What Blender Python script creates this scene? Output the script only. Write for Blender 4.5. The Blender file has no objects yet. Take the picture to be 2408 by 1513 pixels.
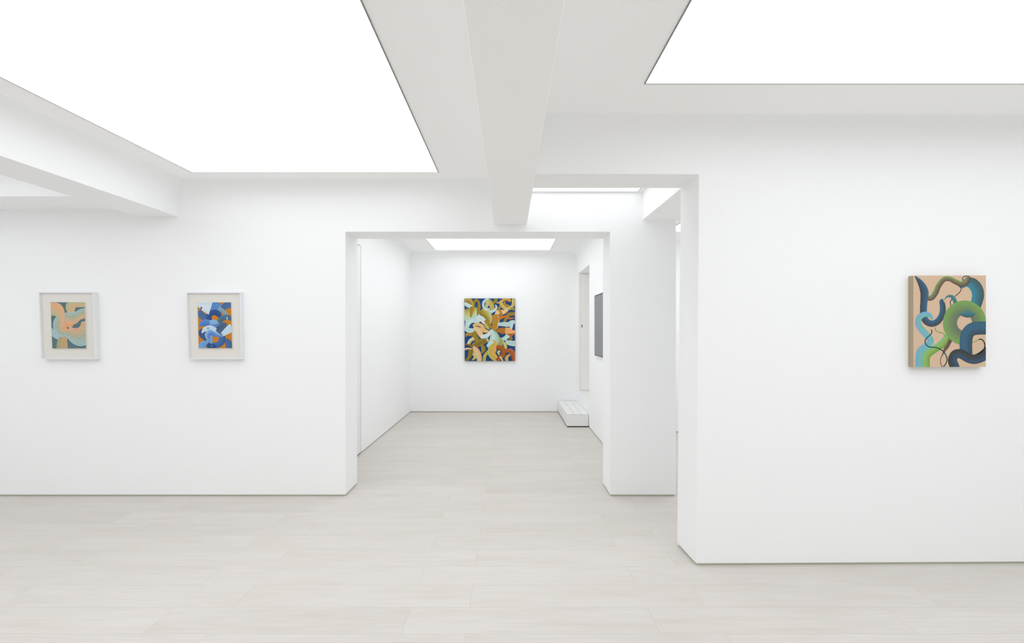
import bpy, bmesh, math, random
from mathutils import Vector, Matrix

S = bpy.context.scene
COL = S.collection
# ------------------------------------------------------------------ camera, world, exposure
F, CX, CY, H = 1150.0, 1197.0, 776.0, 1.55        # focal length and vanishing point in photo pixels, eye height in metres
cam = bpy.data.cameras.new('camera')
cam.sensor_width = 36.0
cam.lens = 36.0 * F / 2408.0
cam.shift_x = (1204.0 - CX) / 2408.0
cam.shift_y = (CY - 756.5) / 2408.0
cam.clip_start = 0.05
camo = bpy.data.objects.new('camera', cam)
camo.location = (0, 0, H)
camo.rotation_euler = (math.pi / 2, 0, 0)
COL.objects.link(camo)
S.camera = camo

world = bpy.data.worlds.new('world')
world.use_nodes = True
world.node_tree.nodes['Background'].inputs['Color'].default_value = (1, 1, 1, 1)
world.node_tree.nodes['Background'].inputs['Strength'].default_value = 0.0
S.world = world
S.view_settings.view_transform = 'Standard'
S.view_settings.look = 'None'
S.view_settings.gamma = 1.0
S.view_settings.exposure = 0.28
S.cycles.max_bounces = 24
S.cycles.diffuse_bounces = 22
PANEL = 1.6                                        # brightness of the luminous ceiling panels


# ------------------------------------------------------------------ materials
def lin(c):
    return tuple(((v / 255.0) / 12.92 if v / 255.0 <= 0.04045 else ((v / 255.0 + 0.055) / 1.055) ** 2.4) for v in c)


def mat(name, rgb=None, rough=0.6, lincol=None, spec=0.3):
    m = bpy.data.materials.new(name)
    m.use_nodes = True
    b = m.node_tree.nodes['Principled BSDF']
    c = lincol if lincol else lin(rgb)
    b.inputs['Base Color'].default_value = (*c, 1)
    b.inputs['Roughness'].default_value = rough
    b.inputs['Specular IOR Level'].default_value = spec
    return m


def bump(m, scale, strength, dist=0.002, coord='Object', stretch=(1, 1, 1)):
    nt = m.node_tree
    tc = nt.nodes.new('ShaderNodeTexCoord')
    mp = nt.nodes.new('ShaderNodeMapping')
    mp.inputs['Scale'].default_value = stretch
    no = nt.nodes.new('ShaderNodeTexNoise')
    no.inputs['Scale'].default_value = scale
    no.inputs['Detail'].default_value = 4
    bp = nt.nodes.new('ShaderNodeBump')
    bp.inputs['Strength'].default_value = strength
    bp.inputs['Distance'].default_value = dist
    nt.links.new(tc.outputs[coord], mp.inputs['Vector'])
    nt.links.new(mp.outputs[0], no.inputs['Vector'])
    nt.links.new(no.outputs['Fac'], bp.inputs['Height'])
    nt.links.new(bp.outputs[0], nt.nodes['Principled BSDF'].inputs['Normal'])
    return m


M = {}
M['wall'] = bump(mat('wall_paint', lincol=(0.911, 0.922, 0.928), rough=0.75, spec=0.1), 60, 0.05)
M['ceil'] = bump(mat('ceiling_paint', lincol=(0.948, 0.952, 0.950), rough=0.85, spec=0.1), 60, 0.04)
M['base'] = mat('recessed_skirting', (186, 184, 168), rough=0.6)
M['lightframe'] = mat('panel_edge_profile', (136, 136, 136), rough=0.5)
M['frame'] = bump(mat('frame_white_lacquer', (229, 230, 234), rough=0.35), 40, 0.03)
M['backing'] = bump(mat('backing_board', (224, 222, 216), rough=0.9), 120, 0.05)
M['white'] = bump(mat('white_satin_paint', lincol=(0.84, 0.84, 0.84), rough=0.4), 30, 0.03)
M['doorpaint'] = bump(mat('door_paint', lincol=(0.90, 0.895, 0.885), rough=0.45), 30, 0.03)
M['dark'] = mat('black_plinth', (28, 28, 28), rough=0.6)
M['gap'] = mat('shadow_gap', (70, 68, 64), rough=0.9)
M['sillpaint'] = bump(mat('threshold_board', lincol=(0.86, 0.85, 0.83), rough=0.5), 30, 0.03)
M['charcoal'] = mat('charcoal_edge', (88, 88, 92), rough=0.7)

# luminous panels (stretched translucent sheets over lamps; strength tuned per panel to balance the rooms)
for key, k in (('panel', 1.0), ('panel_alcove', 1.12), ('panel_passage', 0.9), ('panel_side', 1.35), ('panel_bay', 0.98)):
    m = bpy.data.materials.new('luminous_' + key)
    m.use_nodes = True
    nt = m.node_tree
    nt.nodes.remove(nt.nodes['Principled BSDF'])
    em = nt.nodes.new('ShaderNodeEmission')
    em.inputs['Color'].default_value = (0.965, 0.985, 1.0, 1)
    em.inputs['Strength'].default_value = PANEL * k
    nt.links.new(em.outputs[0], nt.nodes['Material Output'].inputs['Surface'])
    M[key] = m

# paint carried by a colour attribute
m = mat('artist_paint', (255, 255, 255), rough=0.55, spec=0.25)
at = m.node_tree.nodes.new('ShaderNodeAttribute')
at.attribute_name = 'paint'
m.node_tree.links.new(at.outputs['Color'], m.node_tree.nodes['Principled BSDF'].inputs['Base Color'])
M['paint'] = m


def weave(name, rgb, scale=900):
    m = mat(name, rgb, rough=0.9, spec=0.1)
    nt = m.node_tree
    b = nt.nodes['Principled BSDF']
    tc = nt.nodes.new('ShaderNodeTexCoord')
    no = nt.nodes.new('ShaderNodeTexNoise')
    no.inputs['Scale'].default_value = scale
    no.inputs['Detail'].default_value = 2
    mp = nt.nodes.new('ShaderNodeMapping')
    mp.inputs['Scale'].default_value = (1, 1, 0.6)
    r = nt.nodes.new('ShaderNodeValToRGB')
    c = lin(rgb)
    r.color_ramp.elements[0].position = 0.3
    r.color_ramp.elements[1].position = 0.7
    r.color_ramp.elements[0].color = (*[v * 0.72 for v in c], 1)
    r.color_ramp.elements[1].color = (*[min(1, v * 1.25) for v in c], 1)
    nt.links.new(tc.outputs['Object'], mp.inputs['Vector'])
    nt.links.new(mp.outputs[0], no.inputs['Vector'])
    nt.links.new(no.outputs['Fac'], r.inputs['Fac'])
    nt.links.new(r.outputs[0], b.inputs['Base Color'])
    return m


M['linen'] = weave('raw_linen', (176, 162, 136), 700)
M['canvasedge'] = mat('canvas_edge_paint', (24, 40, 66), rough=0.8)


def floor_material():
    m = bpy.data.materials.new('pale_ash_planks')
    m.use_nodes = True
    nt = m.node_tree
    L = nt.links.new
    b = nt.nodes['Principled BSDF']
    b.inputs['Roughness'].default_value = 0.42
    b.inputs['Specular IOR Level'].default_value = 0.18
    tc = nt.nodes.new('ShaderNodeTexCoord')
    mp = nt.nodes.new('ShaderNodeMapping')
    # plank courses 0.237 m deep, boards 1.32 m long, every second course shifted by a quarter board
    mp.inputs['Location'].default_value = (PLANK_X, PLANK_Y, 0)
    L(tc.outputs['Object'], mp.inputs['Vector'])

    def brick(c1, c2, mo, ms):
        t = nt.nodes.new('ShaderNodeTexBrick')
        t.offset = 0.75
        t.offset_frequency = 2
        t.squash = 1.0
        t.inputs['Color1'].default_value = (*c1, 1)
        t.inputs['Color2'].default_value = (*c2, 1)
        t.inputs['Mortar'].default_value = (*mo, 1)
        t.inputs['Scale'].default_value = 1.0
        t.inputs['Mortar Size'].default_value = ms
        t.inputs['Mortar Smooth'].default_value = 0.2
        t.inputs['Bias'].default_value = 0.0
        t.inputs['Brick Width'].default_value = 1.32
        t.inputs['Row Height'].default_value = 0.237
        L(mp.outputs[0], t.inputs['Vector'])
        return t
    A = (0.662, 0.630, 0.604)
    B = (0.636, 0.605, 0.579)
    bk = brick(A, B, (0.53, 0.495, 0.46), 0.0013)
    rnd = brick((0, 0, 0), (1, 1, 1), (0.5, 0.5, 0.5), 0.0)
    # grain stretched along the boards, shifted per board
    add = nt.nodes.new('ShaderNodeVectorMath')
    add.operation = 'MULTIPLY_ADD'
    add.inputs[1].default_value = (7.0, 5.0, 3.0)
    L(rnd.outputs['Color'], add.inputs[0])
    L(tc.outputs['Object'], add.inputs[2])
    ms = nt.nodes.new('ShaderNodeMapping')
    ms.inputs['Scale'].default_value = (1.3, 34, 1)
    L(add.outputs[0], ms.inputs['Vector'])
    gr = nt.nodes.new('ShaderNodeTexNoise')
    gr.inputs['Scale'].default_value = 2.2
    gr.inputs['Detail'].default_value = 6
    gr.inputs['Roughness'].default_value = 0.62
    gr.inputs['Distortion'].default_value = 0.6
    L(ms.outputs[0], gr.inputs['Vector'])
    rp = nt.nodes.new('ShaderNodeValToRGB')
    rp.color_ramp.elements[0].position = 0.30
    rp.color_ramp.elements[0].color = (0.90, 0.885, 0.865, 1)
    rp.color_ramp.elements[1].position = 0.62
    rp.color_ramp.elements[1].color = (1, 1, 1, 1)
    L(gr.outputs['Fac'], rp.inputs['Fac'])
    # soft cathedral figure / blotches
    mc = nt.nodes.new('ShaderNodeMapping')
    mc.inputs['Scale'].default_value = (1.0, 5.0, 1)
    L(add.outputs[0], mc.inputs['Vector'])
    cl = nt.nodes.new('ShaderNodeTexNoise')
    cl.inputs['Scale'].default_value = 1.6
    cl.inputs['Detail'].default_value = 3
    L(mc.outputs[0], cl.inputs['Vector'])
    rc = nt.nodes.new('ShaderNodeValToRGB')
    rc.color_ramp.elements[0].position = 0.30
    rc.color_ramp.elements[0].color = (0.955, 0.945, 0.925, 1)
    rc.color_ramp.elements[1].position = 0.6
    rc.color_ramp.elements[1].color = (1, 1, 1, 1)
    L(cl.outputs['Fac'], rc.inputs['Fac'])
    m1 = nt.nodes.new('ShaderNodeMixRGB')
    m1.blend_type = 'MULTIPLY'
    m1.inputs[0].default_value = 0.75
    L(bk.outputs['Color'], m1.inputs[1])
    L(rp.outputs[0], m1.inputs[2])
    m2 = nt.nodes.new('ShaderNodeMixRGB')
    m2.blend_type = 'MULTIPLY'
    m2.inputs[0].default_value = 1.0
    L(m1.outputs[0], m2.inputs[1])
    L(rc.outputs[0], m2.inputs[2])
    L(m2.outputs[0], b.inputs['Base Color'])
    bp = nt.nodes.new('ShaderNodeBump')
    bp.inputs['Strength'].default_value = 0.25
    bp.inputs['Distance'].default_value = 0.001
    inv = nt.nodes.new('ShaderNodeMath')
    inv.operation = 'SUBTRACT'
    inv.inputs[0].default_value = 1.0
    L(bk.outputs['Fac'], inv.inputs[1])
    L(inv.outputs[0], bp.inputs['Height'])
    L(bp.outputs[0], b.inputs['Normal'])
    return m


PLANK_Y = -(3.203 - 0.237 * 14)          # course boundary at 3.203 m from the camera
PLANK_X = -0.77 + 1.32 * 8
M['floor'] = floor_material()


# ------------------------------------------------------------------ mesh helpers
def tag(o, label=None, cat=None, group=None, kind=None):
    if label:
        o['label'] = label
    if cat:
        o['category'] = cat
    if group:
        o['group'] = group
    if kind:
        o['kind'] = kind
    return o


def root(name, loc, label, cat, group=None, kind=None):
    o = bpy.data.objects.new(name, None)
    o.empty_display_size = 0.1
    o.location = loc
    COL.objects.link(o)
    return tag(o, label, cat, group, kind)


def depth_level(o):
    n = Vector((0.0, 0.0, 0.0))
    while o is not None:
        n += o.location
        o = o.parent
    return n


def link(name, bm, material, parent=None, bevel=0.0, smooth=False):
    """bm holds world coordinates; the object keeps its parent's origin."""
    bmesh.ops.recalc_face_normals(bm, faces=bm.faces[:])
    if parent is not None:
        off = depth_level(parent)
        bmesh.ops.translate(bm, verts=bm.verts[:], vec=-off)
    me = bpy.data.meshes.new(name)
    bm.to_mesh(me)
    bm.free()
    me.materials.append(material)
    if smooth:
        for p in me.polygons:
            p.use_smooth = True
    o = bpy.data.objects.new(name, me)
    COL.objects.link(o)
    if parent is not None:
        o.parent = parent
    if bevel:
        md = o.modifiers.new('bevel', 'BEVEL')
        md.width = bevel
        md.segments = 2
        md.limit_method = 'ANGLE'
    return o


def hexa(bm, a, b):
    """solid between two quads of four world points each (same winding)."""
    va = [bm.verts.new(p) for p in a]
    vb = [bm.verts.new(p) for p in b]
    bm.faces.new(va)
    bm.faces.new(vb[::-1])
    for i in range(4):
        j = (i + 1) % 4
        bm.faces.new((va[i], vb[i], vb[j], va[j]))
    return bm


def box(bm, x0, x1, y0, y1, z0, z1):
    return hexa(bm, [(x0, y0, z0), (x1, y0, z0), (x1, y1, z0), (x0, y1, z0)],
                [(x0, y0, z1), (x1, y0, z1), (x1, y1, z1), (x0, y1, z1)])


def boxes(*bs):
    bm = bmesh.new()
    for b in bs:
        box(bm, *b)
    return bm


def P(px, py, d):
    """photo pixel at distance d from the camera -> world point"""
    return Vector(((px - CX) * d / F, d, H - (py - CY) * d / F))


# ------------------------------------------------------------------ the setting
DA, DA2 = 4.55, 4.905        # wall with the wide opening: front and back face
DB, DB2 = 3.21, 3.52         # nearer wall on the right: front and back face
DC = 9.19                    # far wall of the alcove
ZC = 2.92                    # main ceiling
GAP = 0.016                  # walls stop above the floor, a recessed skirting closes the slot
RX, RX2 = 1.27, 1.55         # right alcove wall: both faces
XL, XR, YB = -5.9, 5.7, -3.6
ZW = 3.12
AL, AR, AH, AE = -1.523, 0.9416, 2.463, 1.553     # opening: left, right, head; free end of the wall


def struct(name, bm, material, label, cat, bevel=0.0, parent=None):
    o = link(name, bm, material, parent, bevel)
    return tag(o, label, cat, None, 'structure')


struct('floor', boxes((XL - .2, XR + .2, YB - .2, DC + .2, -0.12, 0.0)), M['floor'],
       'pale whitewashed ash plank floor running through all the rooms', 'floor')

# wall behind the two framed works, with the wide opening
bm = boxes((XL, AL, DA, DA2, GAP, ZW), (AR, AE, DA, DA2, GAP, ZW), (AL, AR, DA, DA2, AH, ZW))
struct('wall_back', bm, M['wall'], 'white wall with the wide opening and the two framed works', 'wall')

# nearer wall on the right with its reveal (edge slightly out of plumb) and the header over the side opening
bm = bmesh.new()
xt, xb, xt2, xb2 = 1.2475, 1.2285, 1.2366, 1.2105
yf = DB + 0.0525
hexa(bm, [(xb, DB, GAP), (XR, yf, GAP), (XR, DB2, GAP), (xb2, DB2, GAP)],
     [(xt, DB, 2.575), (XR, yf, 2.575), (XR, DB2, 2.575), (xt2, DB2, 2.575)])
hexa(bm, [(0.1662, DB, 2.575), (XR, yf, 2.575), (XR, DB2, 2.571), (0.1662, DB2, 2.571)],
     [(0.1662, DB, ZW), (XR, yf, ZW), (XR, DB2, ZW), (0.1662, DB2, ZW)])
struct('wall_right_front', bm, M['wall'], 'nearest white wall on the right holding the linen-edged painting', 'wall')

struct('wall_left', boxes((XL - .2, XL, YB, DA2, 0, ZW)), M['wall'], 'white wall closing the left bay', 'wall')
struct('wall_right', boxes((XR, XR + .2, YB, 7.7, 0, ZW)), M['wall'], 'white wall closing the room on the right', 'wall')
struct('wall_front', boxes((XL, XR, YB - .2, YB, 0, ZW)), M['wall'], 'white wall closing the room behind the viewer', 'wall')

# ceilings
struct('ceiling', boxes((XL, XR, YB, DB2, ZC, ZW), (XL, 0.16, DB2, DA, ZC, ZW)), M['ceil'],
       'white main ceiling around the large luminous panels', 'ceiling')
struct('ceiling_passage', boxes((0.1662, 1.245, DB2, DA, 2.835, ZW)), M['ceil'],
       'white ceiling strip over the passage behind the right wall', 'ceiling')
struct('ceiling_soffit', boxes((1.245, XR, DB2, 4.55, 2.574, ZW), (1.555, XR, 4.55, 4.60, 2.574, ZW)), M['ceil'],
       'white dropped soffit over the side passage', 'ceiling')
struct('ceiling_alcove', boxes((-2.05, 1.6, DA2, DC + .2, 3.005, 3.2)), M['ceil'],
       'white ceiling of the alcove around its luminous panel', 'ceiling')
struct('ceiling_side_room', boxes((RX2, XR, 4.60, 7.6, 2.90, 3.02)), M['ceil'],
       'white ceiling of the side room beyond the wall end', 'ceiling')

# beams
struct('trim_1', boxes((-0.1385, 0.1662, YB, DA, 2.531, ZW)), M['ceil'],
       'broad white ceiling beam running to the wall above the opening', 'ceiling beam', bevel=0.004)
struct('trim_2', boxes((-3.45, -3.074, YB, DA, 2.602, ZW)), M['wall'],
       'white ceiling beam at the left above the framed works', 'ceiling beam', bevel=0.003)
struct('trim_3', boxes((XL, -3.45, 4.095, DA, 2.668, ZW)), M['wall'],
       'white dropped bulkhead beyond the left beam', 'bulkhead')

# alcove walls
struct('wall_alcove_back', boxes((-2.05, 1.6, DC, DC + .2, GAP, 3.2)), M['wall'],
       'white far wall of the alcove with the blue and gold painting', 'wall')
DY0, DY1, DZ = 5.12, 6.11, 2.59          # concealed door in the left alcove wall
XA = -1.854
struct('wall_alcove_left', boxes((XA - .2, XA, DA2, DY0 - .004, GAP, 3.05), (XA - .2, XA, DY1 + .02, DC, GAP, 3.05),
                                 (XA - .2, XA, DY0 - .004, DY1 + .02, DZ + .011, 3.05)), M['wall'],
       'white left wall of the alcove around the concealed door', 'wall')
door = root('door_1', (XA, DY0, 0), 'flush white concealed door in the left alcove wall', 'door', kind='structure')
link('door_leaf', boxes((XA - .05, XA, DY0, DY1, 0.02, DZ)), M['white'], door)
link('door_recess', boxes((XA - .2, XA - .06, DY0 - .004, DY1 + .02, 0.0, DZ + .011)), M['gap'], door)

OY0, OY1, OZ0, OZ1 = 7.73, 8.965, 0.434, 2.585     # raised doorway in the right alcove wall
struct('wall_alcove_right', boxes((RX, RX2, DA2, OY0, GAP, 3.05), (RX, RX2, OY1, DC, GAP, 3.05),
                                  (RX, RX2, OY0, OY1, GAP, OZ0), (RX, RX2, OY0, OY1, OZ1, 3.05)), M['wall'],
       'white right wall of the alcove with the raised doorway', 'wall')
d2 = root('door_2', (RX, OY1, OZ0), 'raised doorway with an open pale door above the white step', 'door', kind='structure')
link('door_jamb', boxes((RX + .001, RX + .036, OY1 - .012, OY1, OZ0, OZ1)), M['doorpaint'], d2)
link('door_leaf', boxes((RX + .041, 2.2, OY1 - .03, OY1 - .002, OZ0 + .012, OZ1 - .01)), M['doorpaint'], d2)
link('threshold', boxes((RX + .001, 1.56, OY0, OY1 - .031, OZ0 - .01, OZ0 + .004)), M['sillpaint'], d2)
for zz in (1.607, 1.632):
    bm = bmesh.new()
    bmesh.ops.create_cone(bm, cap_ends=True, segments=16, radius1=0.0095, radius2=0.008, depth=0.014,
                          matrix=Matrix.Translation((RX + .062, OY1 - .037, zz)) @ Matrix.Rotation(math.pi / 2, 4, 'X'))
    link('latch_bolt', bm, M['dark'], d2)['label'] = 'small black latch bolt'
struct('wall_vestibule', boxes((RX2, 2.4, OY1, OY1 + .1, OZ0, OZ1 + .1), (RX2, 2.4, OY0 - .1, OY0, OZ0, OZ1 + .1),
                               (2.4, 2.5, OY0 - .1, OY1 + .1, OZ0 - .1, OZ1 + .1), (RX2, 2.4, OY0, OY1, OZ1, OZ1 + .1),
                               (RX2, 2.4, OY0, OY1, OZ0 - .1, OZ0)), M['doorpaint'],
       'pale walls of the small space behind the raised doorway', 'wall')

# side room beyond the free wall end
struct('wall_side_room', boxes((RX2, XR, 7.37, 7.57, GAP, 3.0)), M['wall'], 'white far wall of the side room', 'wall')

# soft plastered joints between walls and ceilings
def cove(name, label, material, a, b, wall, r):
    """concave quarter round along the corner line a-b; wall: unit vector from the wall into the room"""
    a, b, w, dn = Vector(a), Vector(b), Vector(wall), Vector((0, 0, -1))
    bm = bmesh.new()
    N = 14
    arc = [w * (r - r * math.cos(t)) + dn * (r - r * math.sin(t)) for t in [math.pi / 2 * k / N for k in range(N + 1)]]
    va = [bm.verts.new(a + p) for p in arc]
    vb = [bm.verts.new(b + p) for p in arc]
    for k in range(N):
        bm.faces.new((va[k], vb[k], vb[k + 1], va[k + 1])).smooth = True
    for e, flip in ((a, 1), (b, 0)):                       # end caps and backs on their own vertices
        bm.faces.new([bm.verts.new(e + p) for p in [Vector((0, 0, 0))] + arc])
    bm.faces.new([bm.verts.new(p) for p in (a, b, b + dn * r, a + dn * r)])
    bm.faces.new([bm.verts.new(p) for p in (a, b, b + w * r, a + w * r)])
    o = link(name, bm, material)
    return tag(o, label, 'coving', None, 'structure')


cove('trim_4', 'soft rounded joint between ceiling and the wall of the framed works', M['wall'],
     (-3.074, DA, ZC), (-0.1385, DA, ZC), (0, -1, 0), 0.13)
cove('trim_5', 'soft rounded joint between ceiling and the nearest right wall', M['wall'],
     (0.1662, DB, ZC), (XR, yf, ZC), (0, -1, 0), 0.13)
cove('trim_6', 'soft rounded joint between ceiling and the left beam', M['wall'],
     (-3.074, YB, ZC), (-3.074, DA, ZC), (1, 0, 0), 0.13)
cove('trim_7', 'soft rounded joint between alcove ceiling and its far wall', M['wall'], (XA, DC, 3.005), (RX, DC, 3.005), (0, -1, 0), 0.12)
cove('trim_8', 'soft rounded joint between alcove ceiling and its left wall', M['wall'], (XA, DA2, 3.005), (XA, DC, 3.005), (1, 0, 0), 0.12)
cove('trim_9', 'soft rounded joint between alcove ceiling and its right wall', M['wall'], (RX, DA2, 3.005), (RX, DC, 3.005), (-1, 0, 0), 0.12)

# recessed skirtings in the slot under the walls
IN = 0.007


def skirting(name, label, *bs):
    struct(name, boxes(*[(a, b, c, d, 0.0, GAP + 0.001) for a, b, c, d in bs]), M['base'], label, 'skirting')


skirting('baseboard_back', 'olive grey recessed skirting under the wall with the opening',
         (XL, AL - IN, DA + IN, DA2 - IN), (AR + IN, AE - .026, DA + IN, DA2 - IN))
bm = bmesh.new()
hexa(bm, [(xb + IN, DB + IN, 0), (XR, yf + IN, 0), (XR, DB2 - IN, 0), (xb2 + 2 * IN, DB2 - IN, 0)],
     [(xb + IN, DB + IN, GAP + .001), (XR, yf + IN, GAP + .001), (XR, DB2 - IN, GAP + .001), (xb2 + 2 * IN, DB2 - IN, GAP + .001)])
struct('baseboard_right_front', bm, M['base'], 'olive grey recessed skirting under the nearest right wall', 'skirting')
skirting('baseboard_alcove_back', 'grey recessed skirting under the far alcove wall', (-2.05, 1.6, DC + IN, DC + .2))
skirting('baseboard_alcove_left', 'grey recessed skirting under the left alcove wall',
         (XA - .2, XA - IN, DA2, DY0 - .01), (XA - .2, XA - IN, DY1 + .01, DC))
skirting('baseboard_alcove_right', 'grey recessed skirting under the right alcove wall', (RX + IN, RX2 - IN, DA2, DC))
skirting('baseboard_side_room', 'grey recessed skirting at the far wall of the side room', (RX2, XR, 7.37 + IN, 7.57))


# ------------------------------------------------------------------ luminous ceiling panels
def ceiling_light(x0, x1, y0, y1, z, label, m='panel', w=0.006):
    r = root('ceiling_light', ((x0 + x1) / 2, (y0 + y1) / 2, z), label, 'ceiling light', 'luminous ceiling panels')
    link('frame', boxes((x0 - w, x0, y0 - w, y1 + w, z - .005, z), (x1, x1 + w, y0 - w, y1 + w, z - .005, z),
                        (x0, x1, y0 - w, y0, z - .005, z), (x0, x1, y1, y1 + w, z - .005, z)), M['lightframe'], r)
    link('diffuser', boxes((x0, x1, y0, y1, z - .004, z)), M[m], r)


ceiling_light(-2.746, -0.617, -1.6, 4.243, ZC, 'largest luminous white ceiling panel, left of the broad beam')
ceiling_light(0.757, 4.6, -1.6, 2.712, ZC, 'luminous white ceiling panel right of the broad beam, before the right wall')
ceiling_light(0.173, 1.19, 3.56, 4.525, 2.835, 'narrow sliver of luminous ceiling panel over the side passage', 'panel_passage')
ceiling_light(-1.328, 0.741, 5.2, 8.877, 3.005, 'small luminous ceiling panel in the alcove above the blue and gold painting', 'panel_alcove')
ceiling_light(-5.5, -3.75, -1.6, 3.75, ZC, 'luminous ceiling panel of the far left bay, behind the left beam', 'panel_bay')
ceiling_light(2.16, 4.9, 4.75, 6.70, 2.90, 'tiny glimpse of luminous ceiling panel in the side room past the wall end', 'panel_side')


# ------------------------------------------------------------------ paintings
def catmull(pts, n=9):
    q = [pts[0]] + list(pts) + [pts[-1]]
    out = []
    for i in range(1, len(q) - 2):
        a, b, c, d = q[i - 1], q[i], q[i + 1], q[i + 2]
        for k in range(n):
            t = k / n
            out.append(tuple(0.5 * ((2 * b[j]) + (-a[j] + c[j]) * t + (2 * a[j] - 5 * b[j] + 4 * c[j] - d[j]) * t * t
                                    + (-a[j] + 3 * b[j] - 3 * c[j] + d[j]) * t ** 3) for j in range(len(b))))
    out.append(tuple(pts[-1]))
    return out


def clip_poly(poly):
    """poly: list of (u, v, h); keep the part inside the unit square."""
    for ax, lim, sgn in ((0, 0.0, 1), (0, 1.0, -1), (1, 0.0, 1), (1, 1.0, -1)):
        res = []
        for i in range(len(poly)):
            a, b = poly[i], poly[(i + 1) % len(poly)]
            ia, ib = (a[ax] - lim) * sgn >= 0, (b[ax] - lim) * sgn >= 0
            if ia:
                res.append(a)
            if ia != ib:
                t = (lim - a[ax]) / (b[ax] - a[ax])
                res.append(tuple(a[k] + (b[k] - a[k]) * t for k in range(3)))
        poly = res
        if len(poly) < 3:
            return []
    return poly


def ramp(cols, t):
    if len(cols) == 1:
        return cols[0]
    t = max(0, min(0.9999, t)) * (len(cols) - 1)
    i = int(t)
    f = t - i
    return tuple(cols[i][k] * (1 - f) + cols[i + 1][k] * f for k in range(3))


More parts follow.
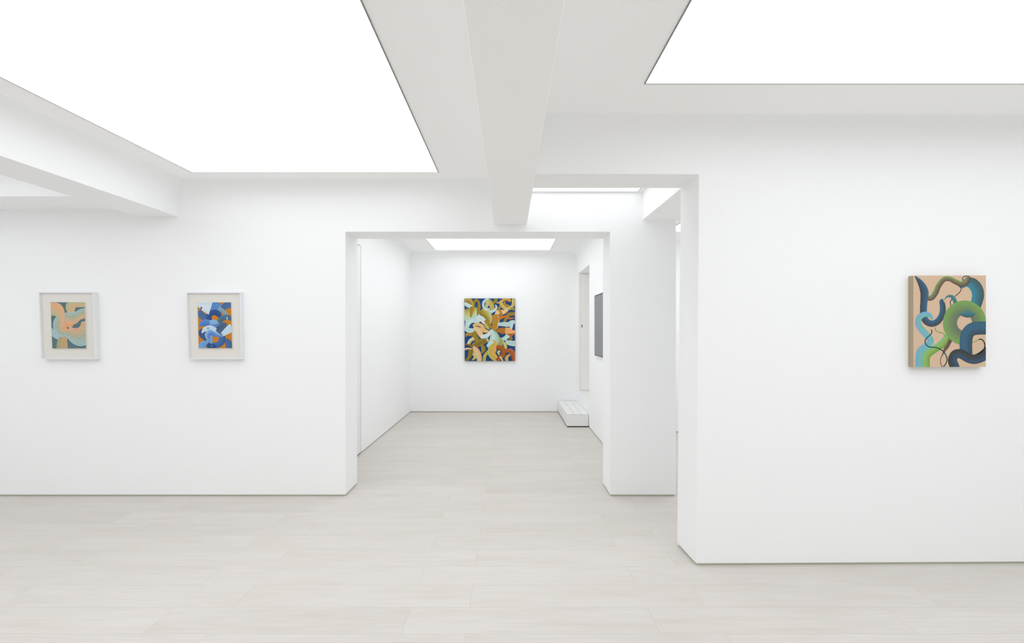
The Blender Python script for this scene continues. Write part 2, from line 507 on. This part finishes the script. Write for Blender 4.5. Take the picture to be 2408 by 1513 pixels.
class Painter:
    """strokes of a painting: polygons in the unit square of the painted face, each with its own paint colour"""

    def __init__(self, x0, x1, y0, y1, bg, shear=0.0):
        self.r = (x0, x1, y0, y1)
        self.bg = bg
        self.sh = shear
        self.polys = [([(0, 0, 0), (1, 0, 0), (1, 1, 0), (0, 1, 0)], bg)]
        self.h = 1

    def uv(self, x, y):
        x0, x1, y0, y1 = self.r
        x = x - self.sh * (y - y0) / (y1 - y0)
        return (x - x0) / (x1 - x0), (y - y0) / (y1 - y0)

    def add(self, quad, h, col):
        p = clip_poly([(*self.uv(*q), h) for q in quad])
        if p:
            self.polys.append((p, col))

    def band(self, pts, cols, n=1, gap=None, frac=0.15, along=None):
        """pts: (x, y, width); cols: colours from the left edge to the right edge when travelling along the stroke;
        along: colours multiplied in towards the far end."""
        if gap is None:
            gap = self.bg
        s = catmull([tuple(map(float, p)) for p in pts])
        N = len(s)
        nor = []
        for i in range(N):
            a, b = s[max(0, i - 1)], s[min(N - 1, i + 1)]
            dx, dy = b[0] - a[0], b[1] - a[1]
            l = math.hypot(dx, dy) or 1
            nor.append((dy / l, -dx / l))                  # left-hand side (image y points down)
        lim = []                                           # signed turning radius keeps inner lines from folding over
        for i in range(N):
            a, b, c = s[max(0, i - 2)], s[i], s[min(N - 1, i + 2)]
            ux, uy, vx, vy = b[0] - a[0], b[1] - a[1], c[0] - b[0], c[1] - b[1]
            ang = math.atan2(ux * vy - uy * vx, ux * vx + uy * vy)
            ln = (math.hypot(ux, uy) + math.hypot(vx, vy)) / 2
            lim.append(ln / ang if abs(ang) > 1e-4 else 1e9)
        def at(i, t):                                      # t 0 = left edge, 1 = right edge
            w = max(0.5, s[i][2]) * (0.5 - t)
            R = lim[i]                                     # R > 0: the stroke turns to its right-hand side
            if R > 0 and w < 0:
                w = max(w, -0.93 * R)
            elif R < 0 and w > 0:
                w = min(w, -0.93 * R)
            return s[i][0] + nor[i][0] * w, s[i][1] + nor[i][1] * w
        h = self.h
        if n > 1:
            for i in range(N - 1):
                self.add([at(i, 0.01), at(i + 1, 0.01), at(i + 1, 0.99), at(i, 0.99)], h, gap)
        for k in range(n):
            t0 = (k + (frac / 2 if n > 1 else 0)) / n
            t1 = (k + 1 - (frac / 2 if n > 1 else 0)) / n
            c = ramp(cols, (k + 0.5) / n if n > 1 else 0.5)
            for i in range(N - 1):
                cc = c
                if along:
                    e = ramp(along, i / (N - 1))
                    f = 0.55
                    cc = tuple(c[j] * (1 - f) + e[j] * f for j in range(3))
                self.add([at(i, t0), at(i + 1, t0), at(i + 1, t1), at(i, t1)], h + 0.5, cc)
        self.h += 1

    def fan(self, A, B, cols, n, gap=None, frac=0.15):
        """lines running between two edge curves with the same number of control points"""
        sa = catmull([tuple(map(float, p)) for p in A])
        sb = catmull([tuple(map(float, p)) for p in B])
        def at(i, t):
            return sa[i][0] * (1 - t) + sb[i][0] * t, sa[i][1] * (1 - t) + sb[i][1] * t
        h = self.h
        for i in range(len(sa) - 1):
            self.add([at(i, 0.01), at(i + 1, 0.01), at(i + 1, 0.99), at(i, 0.99)], h, gap or self.bg)
        for k in range(n):
            t0, t1 = (k + frac / 2) / n, (k + 1 - frac / 2) / n
            c = ramp(cols, (k + 0.5) / n)
            for i in range(len(sa) - 1):
                self.add([at(i, t0), at(i + 1, t0), at(i + 1, t1), at(i, t1)], h + 0.5, c)
        self.h += 1

    def build(self, name, quad, normal, parent, relief=0.00006):
        """quad: TL, TR, BR, BL of the face in world space"""
        tl, tr, br, bl = [Vector(q) for q in quad]
        off = depth_level(parent)
        verts, faces, cols = [], [], []
        for p, c in self.polys:
            for k in range(1, len(p) - 1):                 # small oriented triangles, slivers dropped
                t = [p[0], p[k], p[k + 1]]
                ar = (t[1][0] - t[0][0]) * (t[2][1] - t[0][1]) - (t[1][1] - t[0][1]) * (t[2][0] - t[0][0])
                if abs(ar) < 2e-7:
                    continue
                ids = []
                for u, v, h in (t if ar < 0 else t[::-1]):
                    w = (tl * (1 - u) + tr * u) * (1 - v) + (bl * (1 - u) + br * u) * v + Vector(normal) * (0.0006 + h * relief)
                    ids.append(len(verts))
                    verts.append(w - off)
                faces.append(ids)
                cols.append((*lin(c), 1.0))
        me = bpy.data.meshes.new(name)
        me.from_pydata(verts, [], faces)
        ca = me.color_attributes.new('paint', 'FLOAT_COLOR', 'CORNER')
        for poly, c in zip(me.polygons, cols):
            for li in poly.loop_indices:
                ca.data[li].color = c
        me.materials.append(M['paint'])
        o = bpy.data.objects.new(name, me)
        COL.objects.link(o)
        o.parent = parent
        return o


def slab(quad, normal, thick):
    """solid behind a face quad (TL, TR, BR, BL)"""
    bm = bmesh.new()
    n = Vector(normal)
    return hexa(bm, [Vector(q) for q in quad], [Vector(q) - n * thick for q in quad])


#PAINTINGS#
# ---- painting on the nearest right wall: ribbons on raw beige ground
pr = Painter(205, 1178, 160, 1362, (211, 183, 155))
def b(pts, cols, *n):
    r_, g_, b_ = (sum(c[i] for c in cols) / len(cols) for i in range(3))
    slot = (128, 140, 138) if b_ > r_ + 20 and b_ > g_ else ((158, 156, 118) if g_ > r_ + 8 else (176, 158, 132))
    pr.band(pts, cols, *n, gap=slot, frac=0.2)


b([(1040, 560, 150), (1072, 430, 165), (1052, 330, 165), (985, 262, 150), (905, 262, 110), (848, 322, 36)],
  [(14, 138, 160), (14, 120, 144), (22, 92, 108), (35, 66, 74)], 12)
b([(958, 172, 11), (900, 168, 11), (864, 200, 11), (878, 230, 11), (905, 215, 11)], [(30, 70, 70)])
b([(394, 455, 66), (450, 452, 70), (503, 385, 75), (545, 292, 72), (615, 212, 66), (690, 205, 62), (765, 240, 66),
   (840, 270, 72), (905, 255, 76), (936, 205, 72), (938, 178, 66)],
  [(112, 158, 72), (104, 135, 78), (96, 96, 72), (84, 60, 52), (58, 36, 38)], 7)
b([(818, 298, 10), (846, 335, 10), (826, 380, 10), (765, 432, 10), (716, 478, 10), (700, 520, 10), (712, 564, 10)], [(58, 24, 30)])
b([(618, 480, 8), (660, 436, 24), (712, 432, 42), (750, 468, 52), (778, 530, 58)], [(95, 140, 110), (30, 120, 135), (30, 90, 110)], 5)
b([(228, 168, 14), (305, 262, 80), (352, 370, 112), (348, 480, 98), (341, 600, 95), (345, 705, 92), (392, 772, 88),
   (465, 792, 84), (540, 755, 84), (594, 660, 82), (598, 560, 78), (584, 500, 60), (604, 474, 20)],
  [(14, 96, 138), (8, 82, 120), (8, 66, 100), (22, 44, 74), (38, 44, 52)], 9)
b([(690, 985, 95), (650, 1090, 66), (606, 1180, 20), (570, 1260, 10), (574, 1318, 10), (594, 1368, 10)],
  [(60, 38, 40), (84, 56, 50), (100, 90, 60)], 5)
b([(378, 1370, 100), (378, 1245, 100), (412, 1178, 108), (500, 1120, 100), (590, 1060, 100), (650, 975, 80), (690, 900, 50)],
  [(112, 190, 160), (125, 190, 110), (132, 182, 82), (120, 165, 62), (100, 150, 60)], 7)
b([(280, 1370, 96), (280, 1240, 96), (304, 1150, 100), (376, 1090, 92), (432, 1040, 84), (428, 995, 86), (372, 930, 88),
   (300, 850, 86), (268, 780, 80), (292, 706, 80), (362, 668, 68), (430, 688, 56), (468, 742, 10)],
  [(112, 178, 215), (112, 180, 205), (115, 188, 185), (110, 185, 165)], 8)
ring = []
for k in range(15):
    a = math.radians(8 - k * 19.9)
    ring.append((892 + 196 * math.cos(a), 783 + 200 * math.sin(a), 190))
b(ring, [(86, 104, 96), (88, 112, 92), (98, 132, 86), (106, 152, 80), (112, 164, 82)], 15)
b([(826, 655, 5), (876, 670, 62), (932, 664, 104), (990, 672, 62), (1038, 656, 5)], [(60, 130, 130), (20, 110, 125), (20, 70, 80)], 7)
b([(503, 840, 10), (502, 875, 10), (545, 905, 10), (600, 916, 10), (632, 962, 10)], [(118, 168, 62)])
b([(448, 872, 13), (448, 922, 13), (380, 985, 13), (362, 1040, 13), (410, 1095, 13), (520, 1110, 13), (610, 1160, 13),
   (657, 1250, 13), (642, 1318, 13), (606, 1362, 13)], [(16, 74, 76)])
b([(1190, 852, 172), (1080, 853, 172), (985, 872, 172), (928, 935, 172), (912, 1020, 170), (911, 1110, 168), (925, 1205, 150)],
  [(14, 48, 62), (6, 66, 96), (6, 84, 122), (8, 88, 126), (22, 80, 106)], 13)
b([(1000, 1046, 10), (1082, 1003, 10)], [(120, 170, 64)])
b([(778, 1425, 128), (758, 1360, 128), (730, 1275, 122), (762, 1200, 118), (842, 1192, 122), (940, 1245, 122), (1020, 1262, 124), (1100, 1240, 134), (1185, 1188, 148), (1250, 1130, 150)],
  [(18, 18, 24), (22, 24, 34), (16, 42, 68), (14, 62, 102), (14, 50, 82)], 9)
b([(1080, 1003, 13), (1122, 1001, 13), (1162, 1052, 13), (1158, 1115, 13), (1120, 1165, 13), (1060, 1195, 13)], [(14, 16, 22)])


def canvas_work(name, label, painter, quad_px, d_front, thick, edge_mat, tilt=0.0, group=None):
    q = [P(x, y, d_front) for x, y in quad_px]
    if tilt:
        x0 = q[0].x
        for v in q:
            v.y += (v.x - x0) * tilt
    n = Vector((tilt, -1, 0)).normalized()
    c = (q[0] + q[1] + q[2] + q[3]) / 4
    r = root(name, (c.x, c.y + thick, min(v.z for v in q)), label, 'painting', group)
    link('canvas', slab(q, n, thick), edge_mat, r, bevel=0.004)
    painter.build('painted_face', q, n, r)
    return r


canvas_work('canvas_painting', 'deep beige canvas of blue and green ribbons with linen edge on right wall', pr,
            [(2147.5, 648.5), (2320, 648.0), (2319.6, 863.2), (2147.5, 863.6)], 3.186, 0.04, M['linen'], tilt=0.011)

# ---- painting on the far alcove wall
pm = Painter(180, 1118, 175, 1347, (16, 62, 112))
b = pm.band
OL, OD, GO, YE, MI, WH, PE, BR, CR = ((158, 134, 50), (128, 108, 34), (178, 130, 36), (190, 176, 84), (178, 212, 200),
                                      (206, 224, 226), (228, 176, 112), (166, 96, 24), (220, 206, 160))
b([(560, 180, 60), (680, 185, 70)], [(62, 96, 150)])
b([(350, 350, 46), (358, 262, 46), (398, 206, 46), (442, 250, 46), (458, 360, 50)], [GO, OD], 4, OD)
b([(185, 225, 110), (275, 232, 112), (322, 330, 60)], [YE, OL, OD], 8, OD)
b([(180, 262, 50), (240, 305, 72), (316, 340, 60)], [WH, MI], 4, (120, 130, 90))
b([(168, 525, 276), (280, 488, 262), (370, 455, 240), (440, 380, 150)], [OL, YE, (196, 204, 150), MI, MI], 14, (120, 132, 84))
b([(225, 720, 70), (244, 640, 100), (310, 585, 104), (400, 600, 80), (462, 606, 40)], [MI, WH, MI], 6, (120, 150, 150))
b([(500, 380, 180), (566, 450, 200), (634, 550, 120), (654, 650, 50)], [MI, YE, OL, OD], 11, OD)
b([(330, 330, 90), (312, 430, 64), (294, 532, 26)], [OL, GO, OD], 5, OD)
b([(440, 300, 40), (440, 400, 60), (420, 490, 20)], [OL, OD], 3, OD)
b([(650, 365, 26), (590, 384, 38), (534, 330, 40), (534, 250, 42), (590, 196, 40), (650, 208, 30)], [WH, MI], 3, (110, 120, 110))
b([(600, 205, 70), (600, 290, 70), (560, 350, 30)], [(196, 196, 150), (176, 176, 120)], 5, OD)
b([(630, 200, 40), (672, 270, 84), (696, 370, 76), (682, 466, 14)], [YE, (190, 170, 70), YE], 6, OD)
b([(756, 290, 12), (772, 345, 40), (730, 405, 46), (640, 425, 50)], [MI, WH], 3, (90, 120, 120))
b([(780, 180, 60), (740, 230, 60), (716, 285, 24)], [OL, OD], 4, OD)
b([(880, 214, 50), (960, 188, 62), (1046, 226, 52)], [(222, 172, 84), GO], 4, OD)
b([(776, 248, 30), (826, 258, 34), (862, 216, 34)], [PE, GO], 3, OD)
b([(896, 300, 40), (936, 240, 40)], [GO], 1)
b([(900, 318, 46), (962, 304, 46), (1030, 336, 40)], [(176, 136, 44)], 3, OD)
b([(868, 210, 54), (862, 290, 56), (930, 358, 58), (1020, 362, 58), (1082, 300, 58), (1094, 180, 58)], [CR, YE, YE], 4, OD)
b([(1050, 360, 50), (1110, 385, 40)], [OL], 2, OD)
b([(980, 380, 60), (900, 432, 84), (806, 426, 84), (764, 500, 60)], [PE, CR, PE], 6, (160, 120, 60))
b([(850, 318, 40), (820, 372, 40), (862, 450, 44), (858, 530, 44), (816, 566, 40)], [GO, (176, 116, 24)], 3, OD)
b([(752, 478, 150), (764, 580, 140), (752, 680, 130), (716, 760, 70)], [PE, GO, (190, 130, 50), OL], 9, OD)
b([(1120, 462, 70), (1010, 474, 78), (960, 540, 66), (920, 615, 50)], [OD, (158, 138, 66), OD], 5, (100, 90, 40))
b([(815, 570, 40), (884, 530, 40), (940, 510, 34), (1020, 548, 34), (1112, 540, 14)], [(206, 112, 30)], 2, (150, 80, 20))
b([(1060, 620, 70), (1050, 700, 58), (1030, 770, 50)], [WH, MI], 4, (110, 140, 160))
b([(798, 660, 50), (900, 656, 78), (1000, 660, 86), (1060, 612, 60), (1122, 622, 60)], [WH, MI, WH], 5, (110, 140, 160))
b([(1000, 880, 60), (1036, 920, 70), (1034, 990, 50)], [(170, 120, 36), OD], 4, OD)
b([(1010, 820, 90), (960, 900, 82), (880, 940, 66), (780, 940, 56)], [MI, WH, MI], 5, (100, 140, 150))
b([(744, 806, 6), (820, 776, 90), (890, 780, 126), (962, 778, 116)], [BR, (176, 120, 36), BR], 7, OD)
b([(980, 828, 60), (1050, 850, 60), (1116, 812, 50)], [(178, 98, 30)], 3, OD)
b([(936, 770, 108), (1010, 780, 110), (1070, 800, 70), (1122, 790, 50)], [PE, (238, 166, 106), PE], 5, (200, 120, 60))
b([(938, 946, 10), (985, 996, 78), (1060, 1018, 98), (1126, 1016, 104)], [WH, MI, WH], 5, (100, 140, 150))
b([(190, 860, 14), (250, 846, 60), (372, 850, 66)], [YE, GO], 4, OD)
b([(196, 900, 12), (240, 850, 40), (372, 850, 60)], [GO, OL], 4, OD)
b([(184, 700, 50), (240, 768, 84), (384, 770, 70)], [WH, MI, WH], 5, (110, 140, 150))
b([(400, 790, 70), (366, 880, 120), (420, 960, 90)], [OD, OL, OD], 7, (110, 90, 26))
b([(248, 1040, 60), (288, 965, 66), (356, 926, 60)], [WH, CR, YE], 4, (90, 120, 120))
b([(336, 690, 50), (420, 660, 56), (500, 690, 66), (540, 770, 76), (630, 800, 50)], [PE, (222, 186, 120), PE], 6, (176, 130, 60))
b([(345, 730, 60), (436, 764, 110), (480, 850, 96), (520, 910, 70)], [PE, CR, (226, 190, 140)], 7, (176, 130, 80))
b([(400, 570, 60), (470, 536, 84), (566, 596, 56)], [WH, WH, MI], 4, (120, 150, 150))
b([(430, 566, 30), (500, 600, 40), (560, 655, 40)], [(236, 214, 180), WH], 3, (170, 140, 90))
b([(556, 590, 40), (620, 650, 66), (676, 732, 50)], [OL, GO, OD], 4, OD)
b([(556, 640, 40), (590, 700, 60), (640, 750, 26)], [YE, (186, 196, 120)], 4, OD)
b([(480, 896, 56), (560, 884, 78), (632, 846, 62), (668, 752, 6)], [(226, 232, 230), WH], 3, (150, 160, 160))
b([(590, 920, 50), (620, 990, 40)], [CR, YE], 3, OD)
b([(336, 1090, 100), (400, 1034, 124), (500, 990, 118), (580, 960, 80)], [(162, 134, 52), OD, (150, 116, 36)], 8, (110, 88, 26))
b([(486, 1210, 10), (534, 1130, 84), (500, 1040, 50)], [(176, 160, 60), OD], 4, (110, 100, 30))
b([(820, 930, 130), (838, 1000, 110), (836, 1070, 80)], [(170, 180, 120), (150, 140, 60)], 7, OD)
b([(680, 750, 20), (730, 860, 150), (736, 960, 200), (670, 1030, 130), (600, 1080, 60)], [(160, 180, 130), MI, WH, MI], 11, (120, 160, 150))
b([(546, 1356, 56), (556, 1250, 60), (640, 1150, 50)], [YE, (176, 184, 80)], 4, OD)
b([(700, 956, 20), (752, 1010, 60), (706, 1104, 150), (682, 1200, 140), (736, 1284, 120), (800, 1330, 80)],
  [(230, 176, 70), (226, 172, 90), YE, (206, 192, 96)], 9, (150, 120, 50))
b([(766, 1096, 60), (838, 1094, 84), (896, 1140, 84), (894, 1220, 84), (840, 1280, 80), (776, 1340, 60)], [BR, (178, 92, 20), (150, 76, 14)], 6, (110, 56, 10))
b([(842, 1160, 40), (804, 1182, 50), (826, 1236, 20)], [CR, (184, 184, 120)], 3, OD)
b([(840, 1262, 40), (890, 1350, 30)], [(200, 206, 160)], 2, OD)
b([(330, 1080, 60), (396, 1160, 118), (444, 1260, 104), (456, 1356, 92)], [(236, 166, 120), (232, 186, 140), CR, YE], 8, (170, 130, 80))
b([(312, 1190, 30), (376, 1270, 60), (316, 1326, 14)], [CR, YE], 3, OD)
b([(290, 1110, 90), (286, 1220, 80), (240, 1310, 60), (186, 1340, 40)], [OD, (150, 126, 36)], 5, (96, 80, 20))
b([(186, 1030, 30), (270, 1050, 32), (334, 1096, 24)], [(140, 96, 24)], 2, OD)
b([(184, 1128, 40), (250, 1110, 30), (312, 1126, 20)], [(234, 198, 150)], 2, OD)
b([(892, 975, 20), (932, 1050, 74), (950, 1126, 30)], [YE, CR, GO], 5, OD)
b([(948, 1170, 50), (1030, 1156, 92), (1080, 1230, 94), (1098, 1346, 60)], [(196, 110, 66), (180, 96, 50), (160, 84, 30)], 6, (120, 60, 24))
b([(1026, 1220, 30), (960, 1280, 66), (968, 1352, 60)], [YE, PE, GO], 5, OD)
canvas_work('canvas_painting', 'canvas of gold, white and orange brushstrokes on blue, on the far alcove wall', pm,
            [(1092.3, 702.3), (1210.8, 702.3), (1211.2, 849.4), (1092.8, 849.4)], 9.15, 0.038, M['canvasedge'])


# ---- the two framed works left of the opening
def framed_work(label, painter, outer, inner, pic, d_front=4.50, d_back=DA):
    no = Vector((0, -1, 0))
    d_in = d_front + 0.016
    o = [P(x, y, d_front) for x, y in outer]
    i = [P(x, y, d_front) for x, y in inner]
    c = (o[0] + o[2]) / 2
    r = root('framed_painting', (c.x, d_back, min(v.z for v in o)), label, 'framed painting', 'shadow box framed works')
    bm = bmesh.new()
    for k in range(4):
        j = (k + 1) % 4
        dv = Vector((0, d_back - d_front, 0))
        hexa(bm, [o[k], o[j], o[j] + dv, o[k] + dv], [i[k], i[j], i[j] + dv, i[k] + dv])
    bmesh.ops.remove_doubles(bm, verts=bm.verts[:], dist=1e-5)
    bm.faces.ensure_lookup_table()
    # drop the mitre faces shared by two neighbouring rails
    seen = {}
    for f in bm.faces:
        seen.setdefault(tuple(sorted(v.index for v in f.verts)), []).append(f)
    bmesh.ops.delete(bm, geom=[f for fs in seen.values() if len(fs) > 1 for f in fs], context='FACES')
    link('frame', bm, M['frame'], r)
    q = [Vector((v.x, d_in, v.z)) for v in i]
    link('backing_board', slab(q, no, 0.02), M['backing'], r)
    dp = d_in - 0.010
    q = [P(x, y, dp) for x, y in pic]
    pn = link('panel', slab(q, no, 0.0098), M['backing'], r)
    painter.build('painted_face', q, no, pn)
    return r


p1 = Painter(425, 1000, 371, 1150, (86, 116, 122), shear=28)
b = p1.band
OR, TA, PB, TG = (236, 178, 136), (208, 186, 148), (174, 200, 200), (182, 184, 148)
GP = (118, 136, 130)
f = p1.fan
f([(446, 795), (500, 850), (560, 890), (650, 915)], [(446, 940), (510, 985), (570, 1000), (700, 965)], [PB, (176, 204, 210), PB], 5, (86, 112, 116), 0.2)
f([(1010, 372), (880, 370), (770, 370), (696, 385), (680, 470), (708, 545)], [(1010, 455), (900, 455), (852, 460), (838, 485), (835, 520), (826, 548)],
  [TG, TA, (212, 180, 134), TA], 7, (166, 152, 116), 0.2)
f([(1015, 466), (920, 485), (850, 525), (760, 542), (680, 545), (590, 570), (500, 640), (466, 740), (490, 850), (570, 930), (690, 962)],
  [(1015, 640), (930, 668), (850, 738), (770, 732), (710, 708), (655, 730), (634, 775), (640, 815), (662, 838), (690, 848), (716, 850)],
  [PB, PB, (184, 184, 156), TA, (226, 186, 148), OR], 11, GP, 0.26)
f([(418, 378), (540, 380), (620, 430), (662, 530), (656, 640), (640, 700)], [(425, 600), (480, 600), (512, 612), (545, 640), (566, 668), (584, 706)],
  [OR, (230, 178, 138), TA, TG], 8, (170, 146, 112), 0.2)
f([(722, 742), (782, 792), (862, 808), (925, 775), (952, 702), (1040, 690)], [(640, 966), (716, 990), (790, 1062), (880, 1106), (960, 1114), (1040, 1088)],
  [OR, (232, 182, 142), TA, (184, 186, 160), PB, PB], 12, GP, 0.26)
f([(826, 736), (740, 703), (655, 729), (633, 780), (662, 846), (716, 856)], [(780, 800), (744, 766), (706, 778), (697, 802), (706, 820), (722, 826)],
  [OR, (234, 168, 122), (232, 164, 118), (220, 170, 130)], 6, (190, 140, 108), 0.2)
b([(716, 784, 6), (724, 806, 26), (706, 820, 6)], [(70, 96, 104)])
f([(575, 958), (542, 1020), (528, 1090), (528, 1160)], [(702, 955), (710, 1020), (716, 1090), (718, 1160)],
  [(166, 160, 118), (190, 166, 122), (206, 168, 124)], 8, (150, 136, 102), 0.16)
framed_work('white shadow box frame holding peach and pale blue swirls, farther left of the two', p1,
            [(90.3, 687.0), (219.8, 687.0), (225.3, 845.4), (96.6, 845.4)], [(92.7, 689.5), (217, 689.5), (222.5, 843), (99, 843)],
            [(119, 711.3), (199.3, 711.3), (202.4, 819.6), (123, 819.6)])

p2 = Painter(322, 889, 371, 1147, (196, 126, 32), shear=19)
b = p2.band
NV, MB, LB, PW, SG = (44, 80, 140), (84, 130, 194), (126, 172, 216), (208, 226, 236), (76, 104, 136)
b([(660, 360, 200), (610, 440, 160), (540, 530, 90)], [(92, 140, 200), MB], 6, (70, 110, 170))
b([(905, 400, 120), (830, 420, 124), (770, 462, 100), (790, 534, 14)], [(84, 114, 164), (70, 100, 150)], 6, (56, 84, 130))
b([(676, 470, 60), (756, 520, 66), (820, 600, 50)], [(140, 176, 190), (112, 156, 176)], 4, (90, 130, 140))
b([(350, 510, 60), (390, 590, 120), (470, 640, 110), (540, 660, 80)], [(72, 104, 150), (80, 114, 160)], 6, (60, 88, 130))
b([(540, 700, 90), (512, 620, 96), (552, 556, 96), (622, 540, 100), (684, 576, 96), (712, 636, 50)], [(52, 92, 152), NV, (36, 66, 124)], 6, (34, 58, 104))
b([(350, 770, 40), (430, 722, 112), (520, 730, 112), (600, 790, 50)], [(96, 144, 206), MB, (74, 112, 180)], 6, (64, 104, 170))
b([(530, 720, 80), (612, 704, 78), (672, 770, 50)], [(140, 182, 220), LB], 5, (100, 146, 190))
b([(566, 790, 40), (660, 770, 76), (750, 764, 30)], [MB, (96, 150, 200)], 4, (70, 116, 170))
b([(905, 650, 84), (830, 624, 90), (750, 640, 96), (704, 690, 84), (736, 740, 60), (772, 726, 24)], [(70, 100, 120), (84, 120, 146)], 6, (60, 88, 110))
b([(800, 720, 50), (762, 790, 110), (700, 840, 156), (690, 905, 116), (760, 950, 20)], [(78, 106, 136), (66, 92, 128)], 8, (56, 80, 110))
b([(400, 820, 70), (402, 890, 132), (436, 960, 100), (478, 1020, 40)], [(70, 96, 140), (58, 84, 132)], 6, (46, 70, 112))
b([(870, 1160, 130), (850, 1070, 120), (800, 1000, 70)], [(80, 110, 154), (66, 96, 142)], 6, (56, 84, 124))
b([(520, 1060, 60), (570, 1100, 100), (650, 1095, 100), (720, 1052, 110), (744, 990, 120), (776, 940, 70)], [(74, 116, 170), (64, 104, 164), (50, 86, 144)], 7, (44, 76, 124))
b([(470, 1050, 50), (530, 1110, 90), (636, 1120, 60)], [NV, (38, 70, 128)], 4, (34, 60, 108))
b([(400, 1160, 150), (416, 1090, 120), (486, 1040, 60), (512, 980, 44)], [(120, 166, 214), (104, 150, 204)], 6, (84, 130, 184))
b([(540, 940, 60), (548, 1010, 62), (548, 1070, 40)], [LB, (100, 148, 206)], 4, (84, 130, 184))
b([(500, 990, 50), (496, 920, 100), (560, 872, 120), (640, 916, 90), (752, 954, 14)], [(160, 198, 228), LB, (84, 126, 200), MB], 7, (84, 124, 180))
b([(396, 890, 20), (450, 828, 74), (540, 796, 70), (632, 846, 70)], [PW, (190, 214, 232)], 4, (120, 150, 176))
b([(912, 796, 140), (836, 846, 120), (740, 918, 70)], [PW, (196, 220, 234), PW], 5, (120, 146, 170))
b([(308, 392, 50), (430, 440, 150), (545, 478, 216)], [PW, (222, 232, 238), PW], 8, (120, 142, 166))
b([(395, 448, 26), (372, 494, 26)], [(60, 96, 140)])
b([(824, 618, 22), (824, 668, 22)], [(150, 192, 216)])
b([(488, 812, 22), (514, 806, 22)], [(64, 110, 180)])
b([(562, 1096, 20), (562, 1122, 20)], [MB])
framed_work('white shadow box frame holding blue waves on orange, nearer the opening', p2,
            [(437.8, 687.4), (565.5, 687.4), (568.8, 845.3), (442.4, 845.3)], [(440, 690), (563, 690), (566.3, 842.8), (444.6, 842.8)],
            [(464.7, 711.5), (543.2, 711.5), (546, 819), (467.2, 819)])

# ---- grey work on the right alcove wall, seen at a glancing angle
GX = 1.238
y0, y1, z0, z1 = 6.34, 7.10, 1.172, 2.052
gr = root('grey_panel', (RX, (y0 + y1) / 2, z0), 'flat dark grey panel in a thin white rim on the right alcove wall', 'wall panel')
w = 0.010
link('frame', boxes((GX, RX, y0, y0 + w, z0, z1), (GX, RX, y1 - w, y1, z0, z1), (GX, RX, y0 + w, y1 - w, z0, z0 + w),
                    (GX, RX, y0 + w, y1 - w, z1 - w, z1)), M['frame'], gr)
mg = mat('grey_ribbed_paint', (142, 142, 146), rough=0.7)
nt = mg.node_tree
tc = nt.nodes.new('ShaderNodeTexCoord')
wv = nt.nodes.new('ShaderNodeTexWave')
wv.bands_direction = 'Y'
wv.inputs['Scale'].default_value = 22
rp = nt.nodes.new('ShaderNodeValToRGB')
rp.color_ramp.elements[0].color = (*lin((132, 132, 136)), 1)
rp.color_ramp.elements[1].color = (*lin((150, 150, 155)), 1)
nt.links.new(tc.outputs['Object'], wv.inputs['Vector'])
nt.links.new(wv.outputs['Fac'], rp.inputs['Fac'])
nt.links.new(rp.outputs[0], nt.nodes['Principled BSDF'].inputs['Base Color'])
link('backing_board', boxes((GX + .012, RX - .002, y0 + w, y1 - w, z0 + w, z1 - w)), M['charcoal'], gr)
link('face_panel', boxes((GX + .002, GX + .012, y0 + w + .012, y1 - w - .012, z0 + w + .012, z1 - w - .012)), mg, gr)

# ---- low step below the raised doorway
SX0, SX1, SY0, SY1, SZ = 0.922, 1.262, 7.78, 9.17, 0.212
st = root('step', ((SX0 + SX1) / 2, (SY0 + SY1) / 2, 0), 'low white boxed step with three top boards under the raised doorway', 'step')
link('plinth', boxes((SX0 + .004, SX1 - .004, SY0 + .006, SY1, 0.0, 0.016)), M['dark'], st)['label'] = 'black recessed plinth'
link('body', boxes((SX0, SX1, SY0, SY1, 0.016, SZ - .022)), M['white'], st, bevel=0.002)
bw = (SX1 - SX0) / 3
for k in range(3):
    link('top_board', boxes((SX0 + k * bw + (.003 if k else 0), SX0 + (k + 1) * bw - (.003 if k < 2 else 0), SY0, SY1, SZ - .022, SZ)),
         M['white'], st, bevel=0.002)
link('board_backing', boxes((SX0 + .02, SX1 - .02, SY0 + .004, SY1, SZ - .0225, SZ - .012)), M['gap'], st)
